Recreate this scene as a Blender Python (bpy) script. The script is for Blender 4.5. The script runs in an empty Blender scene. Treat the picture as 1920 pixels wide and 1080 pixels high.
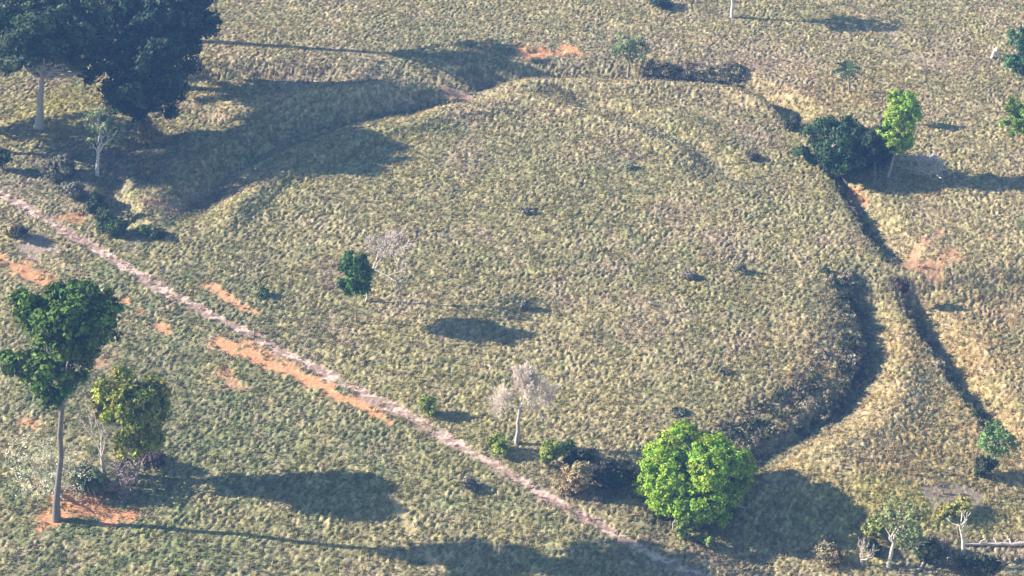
import bpy, math
import numpy as np

# ------------------------------------------------------------------ camera, sky, sun, exposure
S = bpy.context.scene
C = S.collection
PITCH = math.radians(34.0)
DIST = 331.0
LENS = 72.2
CAM = np.array([0.0, -DIST * math.cos(PITCH), DIST * math.sin(PITCH)])
cam = bpy.data.objects.new('camera', bpy.data.cameras.new('camera'))
C.objects.link(cam)
cam.location = CAM.tolist()
cam.rotation_euler = (math.pi / 2 - PITCH, 0, 0)
cam.data.lens = LENS
cam.data.sensor_width = 36.0
cam.data.clip_start = 1.0
cam.data.clip_end = 20000.0
S.camera = cam

SUN_EL = math.radians(25.0)
SHADOW_AZ = math.radians(-8.0)          # direction the shadows run, measured from +X
world = bpy.data.worlds.new('World')
S.world = world
world.use_nodes = True
wn = world.node_tree
sky = wn.nodes.new('ShaderNodeTexSky')
sky.sky_type = 'NISHITA'
sky.sun_disc = False
sky.sun_elevation = SUN_EL
sky.sun_rotation = math.radians(-90) - SHADOW_AZ
sky.air_density = 1.8
sky.dust_density = 0.0
sky.ozone_density = 3.0
wn.links.new(sky.outputs[0], wn.nodes['Background'].inputs[0])
wn.nodes['Background'].inputs[1].default_value = 0.058

sun = bpy.data.objects.new('sun', bpy.data.lights.new('sun', 'SUN'))
C.objects.link(sun)
sun.data.energy = 5.0
sun.data.angle = math.radians(0.5)
sun.data.color = (1.0, 0.90, 0.76)
_d = np.array([math.cos(SHADOW_AZ) * math.cos(SUN_EL), math.sin(SHADOW_AZ) * math.cos(SUN_EL), -math.sin(SUN_EL)])
from mathutils import Vector
sun.rotation_euler = Vector(_d.tolist()).to_track_quat('-Z', 'Y').to_euler()
sun.location = (-150, 30, 90)

S.view_settings.view_transform = 'Standard'
S.view_settings.look = 'None'
S.view_settings.gamma = 1.0
S.view_settings.exposure = 1.62

# the air over the field: one closed box of even thin haze
hz = bpy.data.meshes.new('haze')
_x, _y0, _y1, _z0, _z1 = 420.0, -330.0, 420.0, -14.0, 196.0
hz.from_pydata([(-_x, _y0, _z0), (_x, _y0, _z0), (_x, _y1, _z0), (-_x, _y1, _z0), (-_x, _y0, _z1), (_x, _y0, _z1), (_x, _y1, _z1), (-_x, _y1, _z1)], [],
               [(3, 2, 1, 0), (4, 5, 6, 7), (0, 1, 5, 4), (1, 2, 6, 5), (2, 3, 7, 6), (3, 0, 4, 7)])
haze = bpy.data.objects.new('haze', hz)
C.objects.link(haze)
haze['kind'] = 'stuff'; haze['label'] = 'thin blue haze in the air over the field'; haze['category'] = 'haze'
hm = bpy.data.materials.new('haze'); hm.use_nodes = True
for _n in list(hm.node_tree.nodes):
    if _n.type != 'OUTPUT_MATERIAL':
        hm.node_tree.nodes.remove(_n)
pv = hm.node_tree.nodes.new('ShaderNodeVolumePrincipled')
pv.inputs['Color'].default_value = (.20, .43, 1.0, 1)
pv.inputs['Density'].default_value = 0.00027
hm.node_tree.links.new(pv.outputs[0], hm.node_tree.nodes['Material Output'].inputs['Volume'])
hz.materials.append(hm)

# ------------------------------------------------------------------ geometry of the view: where a spot of the field lies
FPX = LENS / 36.0 * 1920.0
CP, SP = math.cos(PITCH), math.sin(PITCH)

def ray(px, py):
    u = (np.asarray(px, float) - 960.0) / FPX
    v = (540.0 - np.asarray(py, float)) / FPX
    return np.stack([u, CP + v * SP, -SP + v * CP], -1)

def spot(px, py, z=0.0):
    d = ray(px, py)
    t = (z - CAM[2]) / d[..., 2]
    return CAM + d * t[..., None] if d.ndim > 1 else CAM + d * t

def on_plane(px, py, Y):
    d = ray(px, py)
    return CAM + d * ((Y - CAM[1]) / d[1])

def m_per_px(p):
    return float(np.dot(np.asarray(p) - CAM, [0, CP, -SP])) / FPX

# ------------------------------------------------------------------ numeric helpers
def sstep(a, b, x):
    t = np.clip((x - a) / (b - a), 0, 1)
    return t * t * (3 - 2 * t)

class Noise:
    def __init__(self, seed, n=256):
        self.t = np.random.default_rng(seed).random((n, n)).astype(np.float32)
        self.n = n
    def __call__(self, x, y):
        xi = np.floor(x); yi = np.floor(y)
        fx = x - xi; fy = y - yi
        fx = fx * fx * (3 - 2 * fx); fy = fy * fy * (3 - 2 * fy)
        xi = xi.astype(np.int64) % self.n; yi = yi.astype(np.int64) % self.n
        x1 = (xi + 1) % self.n; y1 = (yi + 1) % self.n
        t = self.t
        return (t[xi, yi] * (1 - fx) + t[x1, yi] * fx) * (1 - fy) + (t[xi, y1] * (1 - fx) + t[x1, y1] * fx) * fy

def fbm(nz, x, y, scale, octs=4):
    s = 0; a = 0.5; tot = 0
    f = 1.0 / scale
    for k in range(octs):
        s = s + a * nz(x * f + 17.3 * k, y * f - 9.1 * k); tot += a
        a *= 0.55; f *= 2.03
    return s / tot

def poly_dist(x, y, pts):
    """distance, signed distance (+ to the right of travel) and run fraction along a polyline"""
    P = np.asarray(pts, float)
    L = np.hypot(*(P[1:] - P[:-1]).T)
    cum = np.concatenate([[0], np.cumsum(L)])
    best = np.full(x.shape, 1e9); sg = np.zeros(x.shape); al = np.zeros(x.shape)
    for k in range(len(P) - 1):
        d = (P[k + 1] - P[k]) / max(L[k], 1e-9)
        rx = x - P[k][0]; ry = y - P[k][1]
        t = np.clip(rx * d[0] + ry * d[1], 0, L[k])
        qx = rx - t * d[0]; qy = ry - t * d[1]
        dd = np.hypot(qx, qy)
        m = dd < best
        best = np.where(m, dd, best)
        sg = np.where(m, np.where(d[1] * rx - d[0] * ry >= 0, 1.0, -1.0), sg)
        al = np.where(m, (cum[k] + t), al)
    return best, best * sg, al, cum[-1]

def smooth_poly(pts, n=2):
    P = np.asarray(pts, float)
    for _ in range(n):
        a = P[:-1] * 0.75 + P[1:] * 0.25
        b = P[:-1] * 0.25 + P[1:] * 0.75
        P = np.vstack([P[:1], np.stack([a, b], 1).reshape(-1, P.shape[1]), P[-1:]])
    return P

def line(*pp):
    a = np.array(pp, float)
    return smooth_poly(spot(a[:, 0], a[:, 1])[:, :2], 2)

# ------------------------------------------------------------------ earthworks: ditches and banks of the geoglyph
N1, N2, N3, N4 = Noise(1), Noise(2), Noise(3), Noise(4)

# (polyline, depth, width on the right-hand side, width on the left-hand side, bank on the left, end fade in m)
DITCHES = [
    # circular ditch, right side (travelling down the picture: right-hand side is the inside of the ring)
    (line((1596, 500), (1622, 555), (1637, 620), (1622, 690), (1570, 752), (1490, 805), (1420, 852), (1340, 905), (1270, 950), (1210, 985)), -3.3, 9.5, 2.2, 0.9, 9),
    # circular ditch, left side (travelling left and down: left-hand side is the inside)
    (line((1010, 172), (930, 170), (860, 172), (740, 196), (620, 222), (510, 268), (425, 322), (372, 368), (300, 430)), 3.3, 7.5, 7.5, -1.2, 14),
    # faint upper right of the ring
    (line((1000, 172), (1080, 188), (1160, 216), (1240, 250), (1320, 296), (1410, 362)), 1.2, 7.0, 4.5, -0.35, 12),
    # outer enclosure, far side (travelling right: right-hand side is towards the camera)
    (line((340, 150), (480, 140), (620, 146), (760, 148), (880, 152), (1000, 150), (1120, 151), (1240, 153), (1340, 156), (1400, 166), (1450, 190), (1495, 232)), 3.4, 1.3, 8.0, 0.0, 6),
    # outer enclosure, right side (travelling down: right-hand side is the ring side)
    (line((1530, 285), (1568, 338), (1605, 390), (1640, 445), (1676, 494)), 1.9, 1.3, 8.0, 0.0, 3),
    (line((1684, 520), (1740, 600), (1792, 668), (1836, 730), (1884, 800)), 1.8, 1.3, 8.0, 0.0, 3),
    # dip on the left beside the track
    (line((205, 300), (215, 350), (222, 400), (240, 445)), 1.7, 4.5, 4.5, 0.0, 7),
    (line((985, 98), (1020, 96), (1066, 98)), 0.9, 1.0, 1.2, 0.0, 2),
    (line((1300, 1000), (1320, 960), (1330, 920)), 1.4, 7.0, 7.0, 0.0, 8),
]
BANKS = [
    (line((880, 166), (1000, 163), (1120, 164), (1240, 167), (1340, 172), (1410, 184), (1475, 222)), 1.4, 2.4),
    (line((400, 355), (480, 292), (600, 242), (760, 208), (880, 190), (1010, 194), (1140, 226), (1250, 268), (1340, 318)), 1.4, 3.0),
    (line((375, 220), (520, 192), (680, 174), (830, 164)), 1.3, 3.6),
    (line((1705, 660), (1705, 735), (1630, 825), (1500, 880)), 1.0, 5.5),
]
BANK = spot(1640, 905)[:2]

def macro_height(x, y):
    z = (fbm(N1, x, y, 60, 3) - 0.5) * 1.6 + (fbm(N2, x, y, 14, 3) - 0.5) * 0.7
    for P, dep, wr, wl, bank, fade in DITCHES:
        lo = P.min(0) - 40; hi = P.max(0) + 40
        m = (x > lo[0]) & (x < hi[0]) & (y > lo[1]) & (y < hi[1])
        if not m.any():
            continue
        xx = x[m]; yy = y[m]
        wob = (fbm(N3, xx, yy, 6, 3) - 0.5)
        d, s, al, L = poly_dist(xx, yy, P)
        s = s + wob * 1.6
        end = sstep(0, fade, al) * sstep(0, fade, L - al)
        a = np.where(s > 0, s / wr, -s / wl)
        if dep < 0:        # long worn inner slope with a deeper runnel at the foot of the outer wall
            q = np.where(s > 0, np.clip(s / wr, 0, 1), 1.0)
            inner = dep * (.62 * (1 - q) * (1 - .3 * q) + .38 * (1 - sstep(.3, 2.2, s)))
            prof = np.where(s > 0, inner, dep * (1 - sstep(0.02, 1.0, -a)))
        else:
            prof = -dep * (1 - sstep(0.02, 1.0, np.abs(a)))
        if bank < 0:
            prof = prof - bank * np.exp(-((-s - wl - 2.0) / 2.6) ** 2) * (s < 0)
        elif bank:
            prof = prof + bank * np.exp(-((-s - wl - 3.5) / 3.5) ** 2) * (s < 0)
        z[m] += prof * end * (d < 39)
    for P, hgt, w in BANKS:
        d, s, al, L = poly_dist(x, y, P)
        z = z + hgt * np.exp(-(d / w) ** 2) * sstep(0, 9, al) * sstep(0, 9, L - al)
    z = z + 3.0 * np.exp(-(((x - BANK[0]) / 15) ** 2 + ((y - BANK[1]) / 13) ** 2))
    return z

def ground_z(x, y):
    return float(macro_height(np.array([float(x)]), np.array([float(y)]))[0])

def foot(px, py):
    """the point of the terrain seen at this place of the picture"""
    z = 0.0
    for _ in range(6):
        p = spot(px, py, z)
        z = ground_z(p[0], p[1])
    p = spot(px, py, z)
    return np.array([p[0], p[1], z])

# ------------------------------------------------------------------ mesh writing
def write_mesh(name, V, F, mat, parent=None, col=None, smooth=True):
    V = np.ascontiguousarray(V, np.float32); F = np.ascontiguousarray(F, np.int32)
    me = bpy.data.meshes.new(name)
    k = F.shape[1]
    me.vertices.add(len(V)); me.vertices.foreach_set('co', V.ravel())
    me.loops.add(F.size); me.loops.foreach_set('vertex_index', F.ravel())
    me.polygons.add(len(F))
    me.polygons.foreach_set('loop_start', np.arange(0, F.size, k, dtype=np.int32))
    me.polygons.foreach_set('loop_total', np.full(len(F), k, np.int32))
    me.polygons.foreach_set('use_smooth', np.full(len(F), smooth, bool))
    if col is not None:
        at = me.attributes.new('col', 'FLOAT_COLOR', 'POINT')
        c4 = np.ones((len(V), 4), np.float32); c4[:, :3] = col
        at.data.foreach_set('color', c4.ravel())
    me.update(calc_edges=True)
    me.materials.append(mat)
    o = bpy.data.objects.new(name, me)
    C.objects.link(o)
    if parent is not None:
        o.parent = parent
    return o

def tag(o, label, cat, group=None):
    o['label'] = label; o['category'] = cat
    if group:
        o['group'] = group
    return o

def thing(name, label, cat, loc, group=None):
    o = bpy.data.objects.new(name, None)
    C.objects.link(o)
    o.location = [float(v) for v in loc]
    o.empty_display_size = 0.5
    return tag(o, label, cat, group)

# ------------------------------------------------------------------ materials
def new_mat(name):
    m = bpy.data.materials.new(name); m.use_nodes = True
    n = m.node_tree.nodes; l = m.node_tree.links
    b = n['Principled BSDF']
    b.inputs['Roughness'].default_value = 0.85
    b.inputs['Specular IOR Level'].default_value = 0.2
    return m, n, l, b

def attr_noise(n, l, scale, lo, hi, detail=4.0):
    a = n.new('ShaderNodeAttribute'); a.attribute_name = 'col'
    g = n.new('ShaderNodeNewGeometry')
    t = n.new('ShaderNodeTexNoise'); t.inputs['Scale'].default_value = scale; t.inputs['Detail'].default_value = detail
    l.new(g.outputs['Position'], t.inputs['Vector'])
    mr = n.new('ShaderNodeMapRange')
    mr.inputs['From Min'].default_value = 0.3; mr.inputs['From Max'].default_value = 0.7
    mr.inputs['To Min'].default_value = lo; mr.inputs['To Max'].default_value = hi
    l.new(t.outputs['Fac'], mr.inputs['Value'])
    mx = n.new('ShaderNodeVectorMath'); mx.operation = 'SCALE'
    l.new(a.outputs['Color'], mx.inputs[0]); l.new(mr.outputs[0], mx.inputs['Scale'])
    return mx.outputs[0], t

M_GROUND, n, l, b = new_mat('pasture')
c, t = attr_noise(n, l, 2.6, 0.72, 1.25, 5)
l.new(c, b.inputs['Base Color'])
bp = n.new('ShaderNodeBump'); bp.inputs['Strength'].default_value = 0.7; bp.inputs['Distance'].default_value = 0.12
l.new(t.outputs['Fac'], bp.inputs['Height']); l.new(bp.outputs[0], b.inputs['Normal'])

def leafy(name, trans):
    m, n, l, b = new_mat(name)
    a = n.new('ShaderNodeAttribute'); a.attribute_name = 'col'
    l.new(a.outputs['Color'], b.inputs['Base Color'])
    b.inputs['Roughness'].default_value = 0.6
    b.inputs['Specular IOR Level'].default_value = 0.12
    tr = n.new('ShaderNodeBsdfTranslucent')
    l.new(a.outputs['Color'], tr.inputs['Color'])
    ms = n.new('ShaderNodeMixShader'); ms.inputs[0].default_value = trans
    l.new(b.outputs[0], ms.inputs[1]); l.new(tr.outputs[0], ms.inputs[2])
    l.new(ms.outputs[0], n['Material Output'].inputs['Surface'])
    return m
M_LEAF = leafy('leaves', 0.2)
M_GRASS = leafy('grass_blades', 0.25)

M_BARK, n, l, b = new_mat('bark')
c, t = attr_noise(n, l, 5.0, 0.6, 1.3, 5)
l.new(c, b.inputs['Base Color'])
bp = n.new('ShaderNodeBump'); bp.inputs['Strength'].default_value = 0.8; bp.inputs['Distance'].default_value = 0.08
l.new(t.outputs['Fac'], bp.inputs['Height']); l.new(bp.outputs[0], b.inputs['Normal'])

# ------------------------------------------------------------------ the ground: colour and tussocks
def grow(lo, hi, step, far):
    a = np.arange(lo, hi + step * 0.5, step)
    out = []; s = step; v = hi
    while v < far:
        s *= 1.35; v += s; out.append(v)
    inn = []; s = step; v = lo
    while v > -far:
        s *= 1.35; v -= s; inn.append(v)
    return np.concatenate([inn[::-1], a, out])

GX = grow(-122, 122, 0.2, 9000)
GY = grow(-80, 116, 0.2, 9000)
X, Y = np.meshgrid(GX, GY, indexing='xy')
X = X.ravel(); Y = Y.ravel()
FADE = sstep(0, 60, np.minimum(np.minimum(X + 160, 160 - X), np.minimum(Y + 130, 170 - Y)))

TC = 0.64
T0 = np.array([-170.0, -140.0]); TN = (540, 520)
TR = np.random.default_rng(7).random(TN + (5,))

def tussocks(x, y, cell, R, amp, rmin, rmax):
    gx = (x - T0[0]) / cell; gy = (y - T0[1]) / cell
    ix = np.floor(gx).astype(int); iy = np.floor(gy).astype(int)
    best = np.zeros(x.shape)
    tone = np.zeros(x.shape)
    for dx in (-1, 0, 1):
        for dy in (-1, 0, 1):
            jx = np.mod(ix + dx, R.shape[0]); jy = np.mod(iy + dy, R.shape[1])
            r = R[jx, jy]
            ex = gx - (ix + dx + r[:, 0]); ey = gy - (iy + dy + r[:, 1])
            ca = np.cos(0.6 + r[:, 4]); sa = np.sin(0.6 + r[:, 4])
            e1 = (ex * ca + ey * sa) * 0.70; e2 = (-ex * sa + ey * ca) * 1.3
            rad = rmin + (rmax - rmin) * r[:, 2]
            q = 1 - (e1 ** 2 + e2 ** 2) / rad ** 2
            h = np.maximum(q, 0) ** .4 * (0.3 + 0.7 * r[:, 3])
            m = h > best
            best = np.where(m, h, best); tone = np.where(m, r[:, 4], tone)
    return best * amp, tone

OLIVE = np.array([.295, .255, .122]); TAN = np.array([.385, .31, .165]); ROSE = np.array([.35, .260, .185])
GREEN = np.array([.13, .155, .065]); WARM = np.array([.40, .275, .12]); SOIL = np.array([.61, .285, .145])
TRACK = np.array([.60, .44, .37]); BRUSH = np.array([.125, .10, .075]); YELL = np.array([.33, .30, .07])
PINK = np.array([.40, .30, .26]); GREY = np.array([.22, .20, .15])

def blend(c, col, w):
    return c * (1 - w[:, None]) + col * w[:, None]

# bare red earth, the pale track and thin foot paths: (line, half width m, colour, strength)
BARE = [
    (line((405, 640), (440, 660), (480, 676), (530, 690), (575, 708), (612, 726)), 1.25, SOIL * 1.05, 1.0),
    (line((608, 728), (650, 748), (690, 770), (726, 795)), 0.8, SOIL * 1.05, .95),
    (line((455, 640), (500, 660), (550, 682)), 0.7, SOIL * 1.05, .6),
    (line((393, 533), (430, 560), (476, 588)), 0.85, SOIL * 1.05 + .03, .75),
    (line((-10, 474), (35, 505), (92, 535)), 0.9, SOIL * .95, .8),
    (line((40, 498), (90, 522)), 1.3, SOIL * .9, .7),
    (line((204, 552), (225, 562), (262, 580)), 0.8, SOIL * .9, .9),
    (line((300, 612), (336, 637)), 0.7, SOIL * 1.1, .75),
    (line((423, 697), (450, 728)), 0.8, SOIL * .85 + .03, .6),
    (line((95, 985), (130, 965), (160, 962), (220, 972)), 1.7, SOIL, 1.0),
    (line((125, 935), (150, 960)), 1.5, SOIL * 1.05, 1.0),
    (line((985, 99), (1030, 101), (1064, 96)), 1.9, SOIL * .95, .95),
    (line((168, 690), (205, 685)), 1.5, SOIL * .8 + .06, .7),
    (line((48, 800), (62, 800)), .9, SOIL, .6),
    (line((1592, 345), (1612, 362)), 1.4, SOIL * .75, .8),
    (line((1698, 496), (1722, 462), (1768, 428)), .8, SOIL * .65 + .06, .85),
    (line((1742, 505), (1762, 490), (1785, 470)), 1.5, SOIL * .8 + .04, .7),
    (line((115, 408), (152, 414)), 1.2, SOIL * .75, .7),
    (line((280, 378), (312, 382)), 1.5, SOIL * .6 + .08, .6),
    (line((50, 455), (80, 468)), 2.2, PINK * .9, .8),
    (line((740, 945), (762, 985), (790, 1030), (822, 1062)), .5, TAN * 1.25, .9),
    (line((148, 985), (146, 1030), (150, 1090)), .3, TAN, .5),
    (line((460, 735), (540, 785), (625, 832)), .3, TAN * 1.05, .45),
    (line((840, 158), (880, 160)), .9, SOIL * .5 + .15, .8),
    (line((1760, 915), (1830, 912)), 2.0, PINK * .8, .7),
    (line((1660, 60), (1700, 110), (1760, 118)), 1.6, PINK, .35),
]
TRACK_LINE = line((-60, 325), (0, 362), (70, 402), (150, 450), (250, 510), (350, 568), (450, 620), (550, 668), (640, 715), (720, 760), (830, 817), (930, 875), (1010, 927), (1100, 972), (1200, 1030), (1295, 1082), (1420, 1150))

# broad areas with their own vegetation: (px, py, half width m, half depth m, colour, strength)
AREAS = [
    (250, 620, 26, 24, GREEN, .65), (120, 900, 22, 18, GREEN * 1.15, .6), (250, 1040, 24, 14, GREEN * 1.2, .6), (560, 830, 16, 14, GREEN * 1.3, .45),
    (900, 920, 12, 9, GREEN * 1.35, .45), (420, 780, 10, 14, GREEN * 1.1, .5),
    (1700, 700, 22, 26, WARM, .55), (1850, 650, 16, 32, WARM, .6), (1640, 780, 16, 18, WARM * .95, .45), (1560, 850, 14, 8, WARM, .5), (1750, 420, 14, 14, TAN, .5),
    (1560, 160, 18, 12, WARM * .95, .6), (1450, 120, 16, 12, ROSE * 1.1, .5), (1250, 90, 24, 16, ROSE * 1.1, .5),
    (1620, 990, 10, 5, YELL, .5), (1780, 950, 10, 4, YELL * 1.15, .7), (1650, 920, 9, 4, YELL, .5),
    (860, 730, 20, 10, YELL, .25), (1590, 640, 4, 16, BRUSH * 1.5, .5), (1500, 770, 8, 7, BRUSH * 1.4, .6), (1410, 825, 6, 5, BRUSH * 1.4, .6),
    (1220, 110, 16, 9, BRUSH * 1.6, .5), (850, 100, 24, 16, GREY, .5), (900, 190, 16, 6, ROSE * 1.1, .5), (1250, 180, 22, 7, TAN, .6),
    (120, 330, 14, 12, GREY * .9, .7), (100, 215, 8, 9, YELL * 1.1, .75), (240, 290, 10, 16, GREY * .9, .5),
    (1500, 40, 40, 20, TAN, .4), (700, 40, 30, 16, TAN, .45), (1100, 20, 30, 14, OLIVE * 1.1, .5), (1850, 180, 18, 20, TAN, .3),
    (1520, 500, 8, 22, TAN, .45), (880, 570, 14, 10, TAN * .95, .35),
    (1400, 1040, 16, 7, ROSE * .85, .5), (1150, 905, 9, 6, BRUSH * 1.2, .6), (1850, 1050, 14, 6, GREY * .9, .6),
]

def ground_colour(x, y):
    n1 = fbm(N1, x + 31, y, 22, 4); n2 = fbm(N2, x, y - 50, 9, 4); n3 = fbm(N3, x + 7, y + 3, 3.0, 3); n4 = fbm(N4, x, y, 1.2, 2)
    c = np.tile(OLIVE, (len(x), 1))
    c = blend(c, TAN, sstep(.42, .70, n1) * .55)
    c = blend(c, ROSE, sstep(.50, .74, n2) * .5)
    for px, py, rx, ry, col, k in AREAS:
        p = spot(px, py)
        w = np.exp(-(((x - p[0]) / rx) ** 2 + ((y - p[1]) / ry) ** 2) ** 1.3)
        c = blend(c, col, w * k * sstep(.25, .6, n2 * .5 + n3 * .5))
    c = blend(c, GREEN * 1.25, sstep(.60, .74, n3) * .4)
    c = blend(c, YELL, sstep(.62, .76, fbm(N4, x - 40, y + 11, 5, 3)) * .15)
    c = blend(c, ROSE * 1.15, sstep(.60, .78, fbm(N1, x - 90, y + 61, 2.2, 3)) * .35)
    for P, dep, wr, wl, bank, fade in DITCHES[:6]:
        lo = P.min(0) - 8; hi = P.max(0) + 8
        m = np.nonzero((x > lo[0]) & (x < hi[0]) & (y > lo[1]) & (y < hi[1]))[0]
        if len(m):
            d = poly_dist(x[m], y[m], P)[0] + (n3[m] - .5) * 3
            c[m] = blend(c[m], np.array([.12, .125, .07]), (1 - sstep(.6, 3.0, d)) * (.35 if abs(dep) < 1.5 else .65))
    for P, hgt, w in BANKS:  # paler tone painted along the bank crests to imitate a sunlit rim
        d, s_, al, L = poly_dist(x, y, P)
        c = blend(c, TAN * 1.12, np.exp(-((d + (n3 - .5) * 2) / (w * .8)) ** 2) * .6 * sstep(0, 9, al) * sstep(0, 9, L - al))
    c = c * (.72 + .56 * n4)[:, None]
    bare = np.zeros(len(x))
    for P, w, col, k in BARE:
        lo = P.min(0) - 8; hi = P.max(0) + 8
        m = np.nonzero((x > lo[0]) & (x < hi[0]) & (y > lo[1]) & (y < hi[1]))[0]
        if len(m) == 0:
            continue
        d = poly_dist(x[m], y[m], P)[0] + (n3[m] - .5) * (w * 1.8 + .5) + (n4[m] - .5) * (w * 1.5 + .9)
        a = (1 - sstep(w * .4, w * 1.45, d)) * k * (.7 + .3 * sstep(.3, .55, fbm(N1, x[m] * 1.0 + 9, y[m] * 1.6, .9, 2)))
        c[m] = blend(c[m], col * (.85 + .3 * n4[m])[:, None], a)
        bare[m] = np.maximum(bare[m], a)
    d = poly_dist(x, y, TRACK_LINE)[0] + (n3 - .5) * 1.1 + (n2 - .5) * 1.0 + (n4 - .5) * 1.1
    a = (1 - sstep(.6, 1.35, d)) * .97
    dash = fbm(N4, x * 1.0 + 200, y * 2.0, 1.7, 2)
    tc = np.where((dash > .52)[:, None], TRACK, TRACK * np.array([.55, .50, .50]))
    a = a * (.5 + .5 * sstep(.28, .5, fbm(N3, x + 77, y * 1.3, 1.3, 2)))
    c = blend(c, tc, a)
    bare = np.maximum(bare, a * .7)
    return c, bare

Z = macro_height(X, Y)
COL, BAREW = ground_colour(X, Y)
ROUGH = .6 + .75 * sstep(.25, .8, fbm(N2, X + 13, Y - 4, 6, 3))
h1, tone = tussocks(X, Y, TC, TR, 0.25, .36, .76)
h2, tone2 = tussocks(X + 3.3, Y + 1.7, 0.55, np.random.default_rng(8).random((640, 580, 5)), 0.12, .35, .75)
keep = 1 - np.clip(BAREW * 1.1, 0, .93)
Z = Z + (h1 * ROUGH + h2) * keep * FADE + (fbm(N4, X, Y, .5, 2) - .5) * .06
COL = COL * (1 + ((tone - .5) * .6 + (tone2 - .5) * .3) * keep)[:, None]

nx, ny = len(GX), len(GY)
ii, jj = np.meshgrid(np.arange(nx - 1), np.arange(ny - 1), indexing='xy')
a = (jj * nx + ii).ravel()
FA = np.stack([a, a + 1, a + nx + 1, a + nx], 1)
V = np.stack([X, Y, Z], 1)
TD = poly_dist(X, Y, TRACK_LINE)[0]
istrack = (TD[FA].mean(1) < 1.4)

def sub(name, sel):
    f = FA[sel]; u, inv = np.unique(f, return_inverse=True)
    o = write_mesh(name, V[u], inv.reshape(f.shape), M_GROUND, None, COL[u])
    o['kind'] = 'structure'
    return o
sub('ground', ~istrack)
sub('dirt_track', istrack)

# ------------------------------------------------------------------ grass blades on the tussocks: nobody could count them
def grass():
    rng = np.random.default_rng(21)
    n = 90000
    x = rng.uniform(-118, 118, n); y = rng.uniform(-76, 112, n)
    vis = np.abs(x) < 88 + (y + 72) * .185
    x = x[vis]; y = y[vis]
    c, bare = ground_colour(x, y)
    k = rng.random(len(x)) > bare * 1.3
    x, y, c = x[k], y[k], c[k]
    z = macro_height(x, y)
    nb = 9
    N = len(x)
    bx = np.repeat(x, nb) + rng.normal(0, .20, N * nb); by = np.repeat(y, nb) + rng.normal(0, .20, N * nb)
    hh = tussocks(bx, by, TC, TR, 0.25, .36, .76)[0]
    bz = np.repeat(z, nb) + hh * .8 - .05
    ang = rng.uniform(0, 2 * np.pi, N * nb); lean = rng.uniform(.1, .9, N * nb)
    H = np.repeat(rng.uniform(.2, .6, N), nb) * rng.uniform(.6, 1.2, N * nb)
    w = rng.uniform(.05, .14, N * nb)
    ta = rng.uniform(0, 2 * np.pi, N * nb)
    P = np.stack([bx, by, bz], 1)
    side = np.stack([np.cos(ta) * w, np.sin(ta) * w, 0 * w], 1)
    tip = P + np.stack([np.cos(ang) * lean * H, np.sin(ang) * lean * H, H], 1)
    VV = np.stack([P - side, P + side, tip], 1).reshape(-1, 3)
    cc = np.repeat(c, nb, 0) * rng.uniform(.75, 1.4, (N * nb, 1))
    cc = np.repeat(cc, 3, 0)
    F = np.arange(len(VV)).reshape(-1, 3)
    o = write_mesh('grass', VV, F, M_GRASS, None, cc, smooth=False)
    o['kind'] = 'stuff'
    tag(o, 'rough dry tussock grass covering the whole field', 'grass')
grass()

# ------------------------------------------------------------------ plant builders
def tube(pts, rad, sides):
    P = np.asarray(pts, float); R = np.asarray(rad, float)
    T = np.gradient(P, axis=0); T /= np.linalg.norm(T, axis=1)[:, None] + 1e-9
    up = np.where(np.abs(T[:, 2:3]) > .9, np.array([[1.0, 0, 0]]), np.array([[0, 0, 1.0]]))
    A = np.cross(T, up); A /= np.linalg.norm(A, axis=1)[:, None] + 1e-9
    for k in range(1, len(A)):
        if np.dot(A[k], A[k - 1]) < 0:
            A[k] = -A[k]
    B = np.cross(T, A)
    an = np.arange(sides) * 2 * np.pi / sides
    V = P[:, None] + R[:, None, None] * (A[:, None] * np.cos(an)[None, :, None] + B[:, None] * np.sin(an)[None, :, None])
    k = np.arange(len(P) - 1)[:, None] * sides; s = np.arange(sides)[None]
    s2 = (s + 1) % sides
    F = np.stack([k + s, k + s2, k + sides + s2, k + sides + s], -1).reshape(-1, 4)
    return V.reshape(-1, 3), F

class Tubes:
    def __init__(self):
        self.V = []; self.F = []; self.n = 0; self.c = []
    def add(self, pts, rad, sides=6, col=(.3, .26, .22)):
        v, f = tube(pts, rad, sides)
        self.V.append(v); self.F.append(f + self.n); self.n += len(v)
        self.c.append(np.tile(col, (len(v), 1)))
    def build(self, name, parent):
        return write_mesh(name, np.vstack(self.V), np.vstack(self.F), M_BARK, parent, np.vstack(self.c))

def bend(a, b, rng, k=5, wob=.05, sag=0.0):
    a = np.asarray(a, float); b = np.asarray(b, float)
    t = np.linspace(0, 1, k)[:, None]
    L = np.linalg.norm(b - a)
    P = a + (b - a) * t
    w = rng.normal(0, wob * L, (k, 3)); w[0] = 0; w[-1] = 0
    P = P + w
    P[:, 2] += sag * L * (t[:, 0] * (1 - t[:, 0])) * 4
    return P

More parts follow.
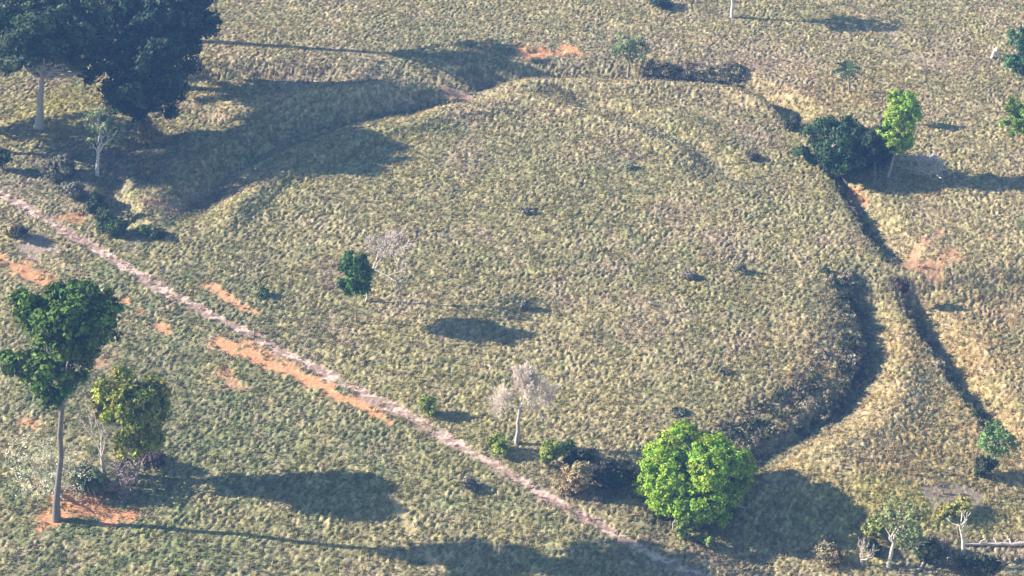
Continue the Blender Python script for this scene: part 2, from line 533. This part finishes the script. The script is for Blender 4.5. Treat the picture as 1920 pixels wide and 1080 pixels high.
def leaves(lobes, per, size, col, seed, clump=.9, clumps=1.0, var=.30, hang=0.0):
    """leaf clumps scattered through the outer part of each lobe; lobes: (centre, radii)"""
    rng = np.random.default_rng(seed)
    Vs, Cs = [], []
    for cen, rad in lobes:
        rad = np.asarray(rad, float)
        area = 4 * math.pi * (rad.prod() ** (2 / 3))
        nc = max(5, int(area / (clump * clump * 2.6) * clumps))
        per_ = int(per * 1.7)
        d = rng.normal(size=(nc, 3)); d /= np.linalg.norm(d, axis=1)[:, None]
        d[:, 2] = np.where(d[:, 2] < -.5, d[:, 2] * .6, d[:, 2])
        rr = rng.uniform(.35, 1.0, nc) ** .5
        cc = np.asarray(cen) + d * rad * rr[:, None]
        cr = clump * rng.uniform(.55, 1.2, nc)
        tint = np.asarray(col) * (1 + rng.normal(0, var, (nc, 1))).clip(.45, 1.8) * (1 + rng.normal(0, .07, (nc, 3)))
        n = nc * per_
        ci = np.repeat(np.arange(nc), per_)
        o = rng.normal(size=(n, 3)); o /= np.linalg.norm(o, axis=1)[:, None]
        o *= (rng.random((n, 1)) ** .45)
        p = cc[ci] + o * cr[ci][:, None] * np.array([1, 1, .75])
        if hang:
            p[:, 2] -= np.abs(rng.normal(0, hang, n))
        nrm = o * .9 + d[ci] * .7 + rng.normal(0, .55, (n, 3)) + np.array([0, 0, .35])
        nrm /= np.linalg.norm(nrm, axis=1)[:, None]
        t = np.cross(nrm, rng.normal(size=(n, 3))); t /= np.linalg.norm(t, axis=1)[:, None] + 1e-9
        bt = np.cross(nrm, t)
        L = size * rng.uniform(.65, 1.35, (n, 1)); W = L * rng.uniform(.42, .7, (n, 1))
        q = np.stack([p - t * L * .5, p + bt * W * .5 - nrm * L * .06, p + t * L * .5 - nrm * L * .12, p - bt * W * .5 - nrm * L * .06], 1)
        Vs.append(q.reshape(-1, 3))
        Cs.append(np.repeat(np.abs(tint[ci]) * rng.uniform(.8, 1.2, (n, 1)), 4, 0))
    V = np.vstack(Vs)
    return V, np.arange(len(V)).reshape(-1, 4), np.vstack(Cs)

def px_lobe(Y, px, py, rx, ry, dy=0.0, kd=1.0):
    c = on_plane(px, py, Y + dy)
    s = m_per_px(c)
    a = rx * s
    b = a * kd
    v = ry * s
    rz = math.sqrt(max(v * v - (b * SP) ** 2, (v * .45) ** 2)) / CP
    return c, np.array([a, b, rz])

def masses(*ms, n=12, seed=0):
    return ('mass', ms, n, seed)

def fill(Y, s, spec):
    """split big rounded crown masses, given by their outline in the picture, into lobes all round them"""
    rng = np.random.default_rng(spec[3] + 40)
    out = []
    for q in spec[1]:
        c, R = px_lobe(Y + (q[4] * s if len(q) > 4 else 0), *q[:4])
        n = int(q[5]) if len(q) > 5 else spec[2]
        for k in range(n):
            zz = 1 - 2 * (k + .5) / n
            zz = zz * .95
            az = k * 2.399963 + rng.normal(0, .25)
            d = np.array([math.cos(az) * math.sqrt(1 - zz * zz), math.sin(az) * math.sqrt(1 - zz * zz), zz])
            f = rng.choice([.22, .32, .42, .52])
            if rng.random() < .1:
                continue
            out.append((c + d * R * ((1 - f) * rng.uniform(.9, 1.06) + rng.uniform(0, .14)), R * f * np.array([1, 1, rng.uniform(.7, 1.0)])))
        out.append((c, R * .5))
    return out

def tree(name, label, cat, base, lobes, col, trunk_px, bark=(.34, .30, .26), per=14, size=.55, clump=.9, clumps=1.0, var=.3, seed=0,
         fork=None, limbs=True, hang=0.0, group=None, kd=1.0, crown='crown', sink=0.0):
    """base: picture position of the foot; lobes: (px, py, rx, ry[, dy]) crown masses"""
    f = foot(*base)
    f[2] -= sink
    Y = f[1]; s = m_per_px(f)
    rng = np.random.default_rng(seed + 100)
    W = fill(Y, s, lobes) if lobes[0] == 'mass' else [px_lobe(Y, q[0], q[1], q[2], q[3], (q[4] if len(q) > 4 else 0) * s, kd) for q in lobes]
    root = thing(name, label, cat, f, group)
    r0 = trunk_px * s * .5
    cen = sum(w[0] * w[1].prod() for w in W) / sum(w[1].prod() for w in W)
    low = min(w[0][2] - w[1][2] for w in W)
    T = Tubes()
    if fork is None:
        fk = np.array([f[0] + (cen[0] - f[0]) * .5, f[1] + (cen[1] - f[1]) * .5, max(f[2] + .8, low + .15 * (cen[2] - low))])
    else:
        fk = on_plane(fork[0], fork[1], Y)
    P = bend(f - [0, 0, .5], fk, rng, 8, .0035)
    tt = np.linspace(0, 1, 8)
    R = r0 * (1 - .35 * tt) * (1 + .55 * np.exp(-tt * 12))
    T.add(P - f, R, 10, bark)
    if limbs:
        for c, rd in W:
            for q in range(3 if len(W) < 4 else (2 if len(W) < 12 else 1)):
                e = c + rng.normal(0, .35, 3) * rd
                e[2] = max(e[2], fk[2] + .3)
                B = bend(fk - [0, 0, .3], e, rng, 6, .06, .06)
                T.add(B - f, r0 * .5 * np.linspace(1, .18, 6), 6, bark)
                for u in range(2):
                    st = B[3 + u]
                    e2 = st + rng.normal(0, .5, 3) * rd
                    T.add(bend(st, e2, rng, 4, .06) - f, r0 * .22 * np.linspace(1, .25, 4), 5, bark)
    T.build('trunk', root)
    v, F, cc = leaves([(c - f, rd * .95) for c, rd in W], per, size, col, seed, clump, clumps, var, hang)
    write_mesh(crown, v, F, M_LEAF, root, cc, smooth=False)
    return root

def shrub(name, label, base, w, h, col, seed, per=12, size=.38, clump=.5, clumps=1.3, var=.3, cat='shrub', group=None, bark=(.3, .26, .2), lean=0.0):
    """a bush whose foot stands at base and that is w by h picture pixels large"""
    f = foot(*base)
    s = m_per_px(f)
    rng = np.random.default_rng(seed + 500)
    root = thing(name, label, cat, f, group)
    W = w * s * .5
    H = h * s / CP
    rz = max((H - W * SP * .5) * .5, .35)
    lobes = []
    for k in range(7):
        q = rng.uniform(.28, .62)
        off = np.array([rng.uniform(-.75, .75) * W * (1 - q * .6) + lean * W, rng.uniform(-.7, .7) * W * (1 - q * .6), rz * rng.uniform(.45, 1.35)])
        lobes.append((off, np.array([W * q, W * q * rng.uniform(.8, 1.1), rz * q * rng.uniform(.9, 1.5)])))
    v, F, cc = leaves(lobes, per, size, col, seed, clump, clumps, var)
    v[:, 2] = np.maximum(v[:, 2], rng.uniform(-.1, .12, len(v)))
    T = Tubes()
    for k in range(5):
        e = lobes[k][0] + rng.normal(0, .25, 3) * [W, W, rz]
        T.add(bend([rng.normal(0, .12), rng.normal(0, .12), -.25], e, rng, 5, .06), np.linspace(.09, .03, 5) * max(1, W / 2), 5, bark)
    T.build('stem', root)
    write_mesh('foliage', v, F, M_LEAF, root, cc, smooth=False)
    return root

def bare_branches(T, start, direction, length, radius, depth, rng, col, spread=.6, kids=3, up=.15, thin=.62, minr=.02):
    d = np.asarray(direction, float); d = d / np.linalg.norm(d)
    k = 5
    P = [np.asarray(start, float)]
    for q in range(k - 1):
        d = d + rng.normal(0, .13, 3) + np.array([0, 0, up * .15]); d /= np.linalg.norm(d)
        P.append(P[-1] + d * length / (k - 1))
    P = np.array(P)
    R = np.maximum(radius * np.linspace(1, .6, k), minr)
    T.add(P, R, 7 if depth > 2 else (4 if depth > 0 else 3), col)
    if depth == 0:
        return
    for q in range(kids):
        at = P[rng.integers(2, k)] if q else P[-1]
        nd = d + rng.normal(0, spread, 3) + np.array([0, 0, up])
        bare_branches(T, at, nd, length * rng.uniform(.6, .85), radius * thin, depth - 1, rng, col, spread, kids, up, thin, minr)

def bare_tree(name, label, base, top, trunk_px, col, seed, depth=5, kids=3, spread=.6, first=.4, cat='bare tree', twig=None, lean=0.0, sink=.3, minr=.025, width=None):
    """leafless tree from foot to the top of its twigs, both picture positions"""
    f = foot(*base); s = m_per_px(f)
    e = on_plane(top[0], top[1], f[1])
    H = e[2] - f[2]
    rng = np.random.default_rng(seed + 900)
    root = thing(name, label, cat, f)
    T = Tubes(); B = Tubes()
    L0 = H * first
    d = np.array([(e[0] - f[0]) / H + lean, 0.0, 1.0])
    P = bend([0, 0, -sink], d * L0, rng, 6, .02)
    r = trunk_px * s * .5
    T.add(P, r * np.linspace(1.25, .75, 6), 8, col)
    for q in range(kids + 1):
        nd = d + rng.normal(0, spread, 3)
        bare_branches(B, P[-1] - [0, 0, .1 * q], nd, (H - L0) * .42, r * .6, depth - 1, rng, twig if twig is not None else col, spread, kids, .34, .6, minr)
    V = np.vstack(B.V)
    kz = (H - L0) / max(V[:, 2].max() - L0, .1)
    kx = 1.0 if width is None else width * s * .5 / max(np.percentile(np.abs(V[:, 0] - P[-1][0]), 97), .1)
    for v in B.V:
        v[:, 2] = P[-1][2] + (v[:, 2] - P[-1][2]) * kz
        v[:, :2] = P[-1][:2] + (v[:, :2] - P[-1][:2]) * kx
    T.build('trunk', root)
    B.build('branches', root)
    return root

# ------------------------------------------------------------------ trees
LIME = (.25, .375, .035)
tree('round_tree', 'bright lime green round tree beside the dark ditch at the lower right', 'tree', (1302, 957),
     masses((1302, 890, 112, 94), n=26, seed=1),
     LIME, 16, per=30, size=.46, clump=.9, clumps=1.35, var=.28, seed=1, kd=1.0, sink=.4)

tree('nut_tree', 'very tall tree with a bare straight trunk rising from a patch of red earth', 'tree', (105, 975),
     masses((132, 596, 92, 78, 0, 22), (98, 692, 60, 60, 0, 13), (108, 735, 32, 28, 0, 5), (26, 680, 36, 22, 0, 6), (50, 572, 34, 40, 0, 5), (150, 668, 36, 26, 0, 4), seed=2),
     (.085, .15, .022), 12, bark=(.19, .175, .175), per=18, size=.75, clump=1.1, clumps=1.35, var=.35, seed=2, fork=(118, 680), kd=.95)

tree('vine_tree', 'vine wrapped tree with a drooping yellow green crown beside the very tall tree', 'tree', (232, 892),
     masses((246, 748, 74, 66, 0, 20), (262, 812, 44, 46, 0, 9), (228, 835, 14, 36, 0, 3), (205, 740, 34, 30, 0, 5), seed=3),
     (.22, .245, .040), 11, bark=(.62, .55, .46), per=18, size=.6, clump=.9, clumps=1.7, var=.35, seed=3, fork=(236, 770), hang=.3)

BLUE = (.030, .056, .030)
tree('broad_tree', 'large dark tree with a pale grey forked trunk at the top left', 'tree', (72, 240),
     masses((70, 40, 120, 85, 0, 16), (50, 95, 80, 45, -80, 8), (120, 95, 66, 44, 0, 6), (20, 95, 46, 36, 0, 4), (155, 60, 50, 70, 0, 8), (188, 95, 38, 50, 0, 7), (160, 140, 20, 14, 0, 3), seed=4),
     (.055, .090, .045), 15, bark=(.46, .43, .42), per=18, size=.8, clump=1.3, clumps=1.7, var=.45, seed=4, fork=(78, 140))
tree('dense_tree', 'huge dark blue green tree with foliage almost to the ground at the top left', 'tree', (265, 262),
     masses((278, 140, 94, 84, 0, 22), (250, 195, 60, 36, 0, 6), seed=5),
     (.036, .062, .036), 20, bark=(.2, .17, .16), per=18, size=.85, clump=1.35, clumps=1.5, var=.55, seed=5, fork=(270, 190))
tree('back_tree', 'dark tree behind the huge dark one, its crown cut by the top edge', 'tree', (315, 165),
     masses((300, 35, 104, 88, 0, 22), (215, 45, 52, 66, 0, 8), seed=51),
     (.034, .060, .038), 20, bark=(.2, .17, .16), per=18, size=.85, clump=1.35, clumps=1.5, var=.55, seed=51, fork=(310, 90))
tree('emergent_tree', 'tall tree behind the dark trees with its crown above the top of the photo', 'tree', (335, 78),
     masses((345, -160, 88, 62, 0, 14), seed=6),
     (.04, .07, .03), 14, bark=(.34, .3, .28), per=12, size=.8, clump=1.3, seed=6, fork=(338, -90))
tree('dry_tree', 'slender tree with thin sage green crown and white trunk before the dark trees', 'tree', (181, 330),
     [(190, 225, 34, 28), (175, 255, 22, 18), (212, 245, 24, 22), (195, 205, 24, 18)],
     (.22, .26, .13), 8, bark=(.62, .60, .60), per=9, size=.45, clump=.9, clumps=.9, var=.3, seed=7, fork=(184, 285))
tree('hidden_tree', 'pale trunk rising out of the top edge of the photo', 'tree', (1373, 34),
     [(1375, -60, 36, 26), (1398, -78, 34, 22), (1352, -76, 28, 22)],
     (.10, .13, .05), 7, bark=(.60, .55, .56), per=9, size=.6, clump=1.0, seed=8, fork=(1374, -30))
tree('side_tree', 'dark tree standing left of the pale trunked tree at the left edge', 'tree', (-120, 235),
     masses((-125, 120, 95, 72, 0, 14), seed=9),
     BLUE, 12, per=12, size=.7, clump=1.2, seed=9, fork=(-120, 190))

tree('outer_tree', 'dark tree standing farthest left beyond the left edge', 'tree', (-150, 275),
     masses((-150, 90, 98, 74, 0, 16), seed=91), BLUE, 12, per=12, size=.7, clump=1.2, seed=91, fork=(-150, 170))
tree('lone_tree', 'small dark green oval tree alone inside the ring', 'tree', (667, 607),
     masses((667, 514, 36, 47, 0, 14), seed=10),
     (.065, .135, .028), 3, bark=(.30, .26, .14), per=18, size=.5, clump=.75, clumps=2.0, var=.3, seed=10, fork=(667, 545))

tree('ditch_tree', 'wide dark green tree over the corner of the outer ditch', 'tree', (1570, 332),
     masses((1567, 274, 76, 58, 0, 20), seed=11),
     (.042, .085, .032), 12, bark=(.40, .34, .30), per=18, size=.55, clump=.9, clumps=1.8, var=.25, seed=11, fork=(1572, 300))
tree('shadow_tree', 'almost black tree squeezed between the wide dark tree and the lime green one', 'tree', (1640, 330),
     masses((1638, 272, 44, 60, 10, 14), seed=12),
     (.030, .052, .030), 9, bark=(.22, .19, .18), per=16, size=.55, clump=.9, clumps=1.8, var=.25, seed=12, fork=(1640, 290))
tree('narrow_tree', 'narrow bright yellow green tree right of the dark trees', 'tree', (1664, 334),
     masses((1692, 212, 34, 46, 0, 14), (1680, 250, 34, 34, 0, 11), (1690, 274, 24, 18, 0, 5), seed=13),
     (.27, .40, .05), 6, bark=(.42, .37, .36), per=20, size=.5, clump=.75, clumps=1.4, var=.2, seed=13, fork=(1680, 275))
tree('small_tree', 'small dark tree just behind the narrow yellow green tree', 'tree', (1708, 234),
     [(1712, 205, 13, 14), (1716, 214, 10, 10)], (.045, .08, .03), 4, per=14, size=.45, clump=.6, clumps=1.2, seed=14)

tree('edge_tree', 'green tree cut by the right edge near the top, taller of two there', 'tree', (1930, 160),
     [(1910, 62, 22, 14), (1912, 84, 24, 14), (1935, 100, 30, 40), (1900, 116, 22, 18), (1925, 130, 26, 20)],
     (.055, .14, .05), 7, per=14, size=.5, clump=.75, clumps=1.2, var=.35, seed=15)
tree('edge_bush', 'rounded yellow green bushy tree cut by the right edge below the taller green one', 'tree', (1925, 258),
     masses((1918, 218, 42, 42, 0, 14), seed=16),
     (.17, .26, .035), 8, per=16, size=.5, clump=.75, clumps=1.2, var=.3, seed=16)
tree('feathery_tree', 'feathery pale green tree above the outer ditch at the top', 'tree', (1178, 140),
     [(1172, 78, 26, 20), (1192, 88, 28, 22), (1160, 95, 18, 16), (1196, 108, 22, 14, 8)],
     (.20, .25, .12), 5, bark=(.28, .25, .22), per=10, size=.5, clump=.85, clumps=.95, var=.3, seed=17)
tree('scrub_tree', 'thin crowned small tree with two pale leaning trunks at the lower right corner', 'tree', (1665, 1062),
     [(1690, 958, 40, 30), (1668, 978, 30, 22), (1715, 985, 34, 28), (1728, 1018, 28, 24, 6), (1700, 1005, 30, 22)],
     (.17, .21, .08), 8, bark=(.60, .55, .48), per=9, size=.45, clump=.85, clumps=.85, var=.4, seed=18, fork=(1676, 1015))
tree('ditch_bush', 'soft green small tree with dark shade under it ending the right hand ditch', 'tree', (1862, 885),
     [(1868, 812, 34, 22), (1885, 828, 28, 20), (1850, 828, 24, 18), (1868, 842, 28, 14)],
     (.17, .27, .09), 5, bark=(.45, .38, .34), per=12, size=.45, clump=.75, clumps=1.1, var=.25, seed=19)

# ------------------------------------------------------------------ leafless trees and dead wood
PALE = (.62, .54, .51)
bare_tree('bare_tree', 'pinkish white leafless tree near the track at the bottom of the ring', (968, 832), (985, 676), 7, (.44, .40, .42), 31, depth=6, kids=4, spread=.6, first=.45, twig=(.78, .68, .60), minr=.04, width=112)
bare_tree('bare_tree', 'pale leafless tree behind the lone dark green tree, its twigs spreading right', (684, 566), (716, 440), 4, (.50, .44, .38), 32, depth=5, kids=3, spread=.6, first=.5, twig=(.52, .44, .41), minr=.035, width=130)
bare_tree('dead_shrub', 'grey pink tangle of bare stems between the very tall tree and the vine wrapped tree', (196, 905), (180, 758), 9, (.60, .52, .50), 33, depth=4, kids=3, spread=.4, first=.35, cat='dead shrub', minr=.07, width=60)
bare_tree('dead_tree', 'small white dead tree with one bent branch at the upper right', (1858, 110), (1878, 70), 6, (.74, .68, .64), 34, depth=2, kids=1, spread=.9, first=.45, cat='dead tree', minr=.10)
bare_tree('dead_tree', 'white forked dead tree beside the fallen log at the lower right', (1806, 1045), (1803, 955), 7, (.72, .66, .58), 35, depth=3, kids=2, spread=.6, first=.42, cat='dead tree', minr=.07, width=60)
bare_tree('dead_shrub', 'low tangle of pale dead twigs at the bottom left of the thin crowned tree', (1618, 1060), (1605, 1010), 5, (.58, .50, .46), 36, depth=4, kids=3, spread=.8, first=.25, cat='dead shrub', minr=.04, width=50)
bare_tree('dead_shrub', 'dark twiggy roots and stems at the foot of the vine wrapped tree', (255, 912), (262, 862), 6, (.30, .24, .24), 37, depth=4, kids=3, spread=.8, first=.2, cat='dead shrub', minr=.05, width=64)

def log(label, a, b, thick, col, seed):
    p = foot(*a); q = foot(*b); s = m_per_px(p)
    rng = np.random.default_rng(seed)
    root = thing('fallen_log', label, 'log', p)
    r = thick * s * .5
    T = Tubes()
    P = bend([0, 0, r], q - p + [0, 0, r * .9], rng, 9, .01)
    T.add(P, r * np.linspace(1.1, .55, 9), 8, col)
    T.build('stem', root)
    for k in range(4):
        st = P[2 + 2 * (k % 4)] if k < 3 else P[-1]
        e = st + np.array([rng.normal(0, 1.0), rng.normal(0, .8), rng.uniform(.3, 1.2)])
        B = Tubes()
        B.add(bend(st, e, rng, 4, .08), r * .4 * np.linspace(1, .3, 4), 5, col)
        B.build('branch', root)
log('pale fallen log lying by the white forked dead tree', (1925, 1022), (1806, 1024), 8, (.56, .47, .46), 41)
log('thin pale dead branch lying in the scrub at the bottom right', (1720, 1072), (1760, 1020), 6, (.56, .48, .43), 42)

# small fan palm
def palm(base, top, label):
    f = foot(*base); s = m_per_px(f); e = on_plane(top[0], top[1], f[1])
    H = e[2] - f[2]
    rng = np.random.default_rng(55)
    root = thing('palm_tree', label, 'palm', f)
    T = Tubes(); hub = np.array([e[0] - f[0], 0, H * .68])
    T.add(bend([0, 0, -.3], hub, rng, 6, .01), np.linspace(.2, .13, 6), 8, (.30, .25, .21))
    T.build('trunk', root)
    Vs, Fs, Cs, n = [], [], [], 0
    for k in range(22):
        az = k * 2.4 + rng.normal(0, .2); el = rng.uniform(-.35, 1.2)
        L = rng.uniform(2.2, 3.1)
        d = np.array([math.cos(az) * math.cos(el), math.sin(az) * math.cos(el), math.sin(el)])
        t = np.linspace(0, 1, 7)[:, None]
        P = hub + d * L * t + np.array([0, 0, -1.0]) * L * .45 * t ** 2
        sd = np.cross(d, [0, 0, 1]); sd /= np.linalg.norm(sd)
        for q in range(1, 7):
            for sg in (-1, 1):
                tip = P[q] + sd * sg * .75 * (1.1 - abs(t[q, 0] - .5)) + d * .25 - np.array([0, 0, .15])
                w = d * .2
                Vs += [P[q] - w, P[q] + w, tip]
                Fs.append([n, n + 1, n + 2]); n += 3
                Cs += [np.array([.045, .085, .04]) * rng.uniform(.8, 1.5)] * 3
    write_mesh('fronds', np.array(Vs), np.array(Fs), M_LEAF, root, np.array(Cs), smooth=False)
palm((1592, 172), (1592, 112), 'small dark palm standing alone in the dry grass at the upper right')

# ------------------------------------------------------------------ shrubs
YG = (.22, .27, .055); DK = (.045, .062, .035); TN = (.36, .29, .16); SG = (.33, .34, .17); GR = (.10, .16, .05)
shrub('shrub', 'big wispy pale green bush behind the foot of the very tall trunk', (105, 925), 185, 112, (.58, .55, .42), 61, per=10, size=.28, clump=1.1, clumps=.9, var=.4)
shrub('shrub', 'dull green bush between the red earth and the vine wrapped tree', (172, 928), 70, 70, (.12, .16, .075), 62)
shrub('shrub', 'yellow green bush in the grass right of the orange earth strips', (800, 778), 44, 44, YG, 63)
shrub('shrub', 'yellow green shrub left of the pinkish leafless tree', (935, 852), 56, 44, YG, 64)
shrub('shrub', 'tall yellow green shrub right of the pinkish leafless tree', (1032, 880), 48, 66, YG, 65)
shrub('shrub', 'green shrub at the right foot of the pinkish leafless tree', (1060, 850), 40, 36, GR, 66)
shrub('shrub', 'dry tan bush in front of the dark bramble patch', (1072, 925), 74, 66, TN, 67, clumps=1.0)
shrub('shrub', 'dark bramble bush between the dry tan bush and the lime green tree', (1128, 905), 86, 60, (.06, .06, .05), 68, var=.5)
shrub('shrub', 'dark low bush touching the left side of the lime green tree', (1172, 918), 58, 52, DK, 69, var=.5)
shrub('shrub', 'dark bush upper left of the dry tan bush', (1085, 872), 60, 34, DK, 70, var=.5)
shrub('shrub', 'small green bush under the lime green tree', (1285, 1010), 44, 42, (.16, .22, .06), 71)
shrub('shrub', 'tiny yellow green bush in the shade of the lime green tree', (1322, 1025), 26, 26, (.2, .26, .06), 72)
shrub('shrub', 'dark green bush at the end of the left hand ditch', (185, 400), 44, 54, (.05, .085, .04), 73)
shrub('shrub', 'low dark green bush beside the track below the left hand ditch', (212, 440), 60, 50, (.07, .11, .045), 74)
shrub('shrub', 'small bright green bush by the bare tan mound on the left', (272, 442), 30, 28, (.15, .22, .06), 75)
shrub('shrub', 'dark shrub with a dark shadow right of the small bright green bush', (298, 446), 34, 22, DK, 76)
shrub('shrub', 'pale tan bush under the huge dark tree', (285, 275), 60, 60, (.27, .23, .13), 77)
shrub('shrub', 'tan bush half in shade below the pale tan bush', (290, 330), 50, 50, (.24, .21, .12), 78)
shrub('shrub', 'grey green bush left of the slender white trunked tree', (110, 330), 70, 44, (.17, .17, .12), 79)
shrub('shrub', 'dark green bush at the left edge above the track', (8, 320), 50, 56, (.05, .085, .045), 80)
shrub('shrub', 'grey bush above the pale track at the left', (140, 370), 64, 40, (.18, .17, .14), 81)
shrub('shrub', 'dark pointed shrub at the corner of the outer enclosure', (1482, 242), 38, 42, (.08, .09, .055), 82)
shrub('shrub', 'small dark shrub inside the ring left of the corner shrub', (1410, 300), 28, 18, (.15, .12, .09), 83)
shrub('shrub', 'small grey green tuft near the top right inside the ring', (1177, 316), 22, 12, (.17, .19, .13), 84)
shrub('shrub', 'small dark tuft near the right inner edge of the ring', (1546, 512), 16, 11, (.10, .12, .07), 85)
shrub('shrub', 'pinkish grey dry shrub in the middle right of the ring', (1290, 520), 28, 18, (.34, .28, .25), 86)
shrub('shrub', 'pale dead shrub under a dark green tuft in the ring', (1385, 512), 30, 26, (.24, .23, .15), 87)
shrub('shrub', 'dark shrub above the lime green tree', (1275, 776), 34, 11, (.12, .13, .09), 88)
shrub('shrub', 'dark tuft in the lower right of the ring', (1360, 700), 22, 11, (.15, .15, .1), 89)
shrub('shrub', 'dark green tuft on the track side of the ring, right of an orange strip', (495, 558), 28, 20, (.12, .16, .07), 90)
shrub('shrub', 'pale grey dry shrub above the lone dark green tree', (990, 400), 30, 13, (.24, .23, .17), 91)
shrub('shrub', 'grey purple dry shrub right of the oval tree shadow', (985, 582), 20, 22, (.22, .2, .18), 92)
shrub('shrub', 'grey bramble clump in the green grass below the track', (880, 920), 34, 26, (.18, .17, .15), 93)
shrub('shrub', 'dark hollow bush by the pink bare spot at the left edge', (45, 452), 34, 30, DK, 94)
shrub('shrub', 'tan dry bush left of the dark hollow bush', (22, 445), 30, 28, TN, 95)
shrub('shrub', 'teal dark bush at the top edge right of centre', (1240, 12), 46, 24, (.06, .09, .07), 96)
shrub('shrub', 'dark green shrub left of the thin crowned tree in the lower right corner', (1635, 1040), 44, 34, DK, 97)
shrub('shrub', 'dark green shrub at the right foot of the thin crowned tree', (1735, 1050), 50, 52, (.06, .09, .04), 98)
shrub('shrub', 'dark green scrub along the bottom edge below the fallen log', (1840, 1078), 90, 36, (.09, .11, .05), 99, var=.5)
shrub('shrub', 'dark bush in the shade beneath the soft green small tree', (1848, 892), 46, 44, DK, 100)
shrub('shrub', 'dark bush on the bank where the outer ditch is broken', (1690, 552), 26, 36, (.09, .06, .05), 101)

shrub('shrub', 'yellow green low bush above the two pale leaning trunks', (1640, 1000), 70, 44, (.24, .25, .08), 102, clumps=1.0)
shrub('shrub', 'tan dry scrub left of the pale dead twigs at the bottom right', (1560, 1050), 70, 34, (.28, .23, .13), 103, clumps=1.0)
shrub('shrub', 'sparse grey shrub between the leaning trunks and the forked dead tree', (1770, 1050), 60, 34, (.24, .21, .16), 104, clumps=.9)
shrub('shrub', 'yellow grassy bush above the white forked dead tree', (1790, 965), 90, 30, (.36, .34, .09), 105, clumps=1.0)

bare_tree('dead_shrub', 'thick dark tangle of dead stems at the left foot of the vine wrapped tree', (214, 918), (214, 862), 7, (.34, .28, .27), 38, depth=4, kids=4, spread=.8, first=.2, cat='dead shrub', minr=.06, width=70)
shrub('shrub', 'dusky purple brown undergrowth behind the vine wrapped tree', (285, 872), 70, 50, (.10, .075, .075), 106, var=.5)

bare_tree('dead_shrub', 'pale dead brush lying in the shade right of the narrow yellow green tree', (1745, 335), (1745, 292), 4, (.58, .52, .50), 39, depth=4, kids=4, spread=.9, first=.2, cat='dead shrub', minr=.05, width=90)

# rough scrub on the ditch slopes: one mass of brush
def brush():
    rng = np.random.default_rng(77)
    pts = []
    def along(P, n, lo, hi):
        P = line(*P)
        k = rng.random(n) * (len(P) - 1); i = k.astype(int).clip(0, len(P) - 2); f = (k - i)[:, None]
        q = P[i] * (1 - f) + P[i + 1] * f
        d = P[i + 1] - P[i]; d /= np.linalg.norm(d, axis=1)[:, None]
        nr = np.stack([d[:, 1], -d[:, 0]], 1)
        pts.append(q + nr * rng.uniform(lo, hi, (n, 1)))
    along([(1600, 510), (1625, 560), (1637, 620), (1620, 690), (1570, 752), (1490, 803), (1420, 850)], 0, .3, 8.5)
    along([(1600, 510), (1625, 560), (1637, 620), (1628, 670)], 90, .2, 4.5)
    along([(1625, 680), (1570, 752), (1490, 803), (1420, 850)], 150, .3, 8.0)
    along([(1205, 150), (1300, 152), (1390, 157)], 190, -7.0, -.3)  # dense scrub added to stand in for the shade on the far ditch slope
    along([(1570, 345), (1640, 448), (1672, 490)], 60, -1.2, .6)
    along([(1695, 545), (1790, 668), (1866, 785)], 80, -1.2, .8)
    along([(1080, 870), (1180, 890)], 40, -3, 3)
    P = np.vstack(pts)
    z = macro_height(P[:, 0], P[:, 1])
    lobes = []
    Vs, Fs, Cs, n = [], [], [], 0
    for k in range(len(P)):
        r = rng.uniform(.4, 1.05)
        col = np.array([.25, .215, .15]) * rng.uniform(.4, 1.7) if rng.random() < .7 else np.array([.07, .09, .045])
        v, F, c = leaves([(np.array([P[k, 0], P[k, 1], z[k] + r * .5]), np.array([r, r, r * .7]))], 7, .32, col, 3000 + k, .4, .8, .3)
        Vs.append(v); Fs.append(F + n); n += len(v); Cs.append(c)
    o = write_mesh('brush', np.vstack(Vs), np.vstack(Fs), M_LEAF, None, np.vstack(Cs), smooth=False)
    o['kind'] = 'stuff'
    tag(o, 'brown and dark scrub covering the ditch slopes', 'scrub')
brush()
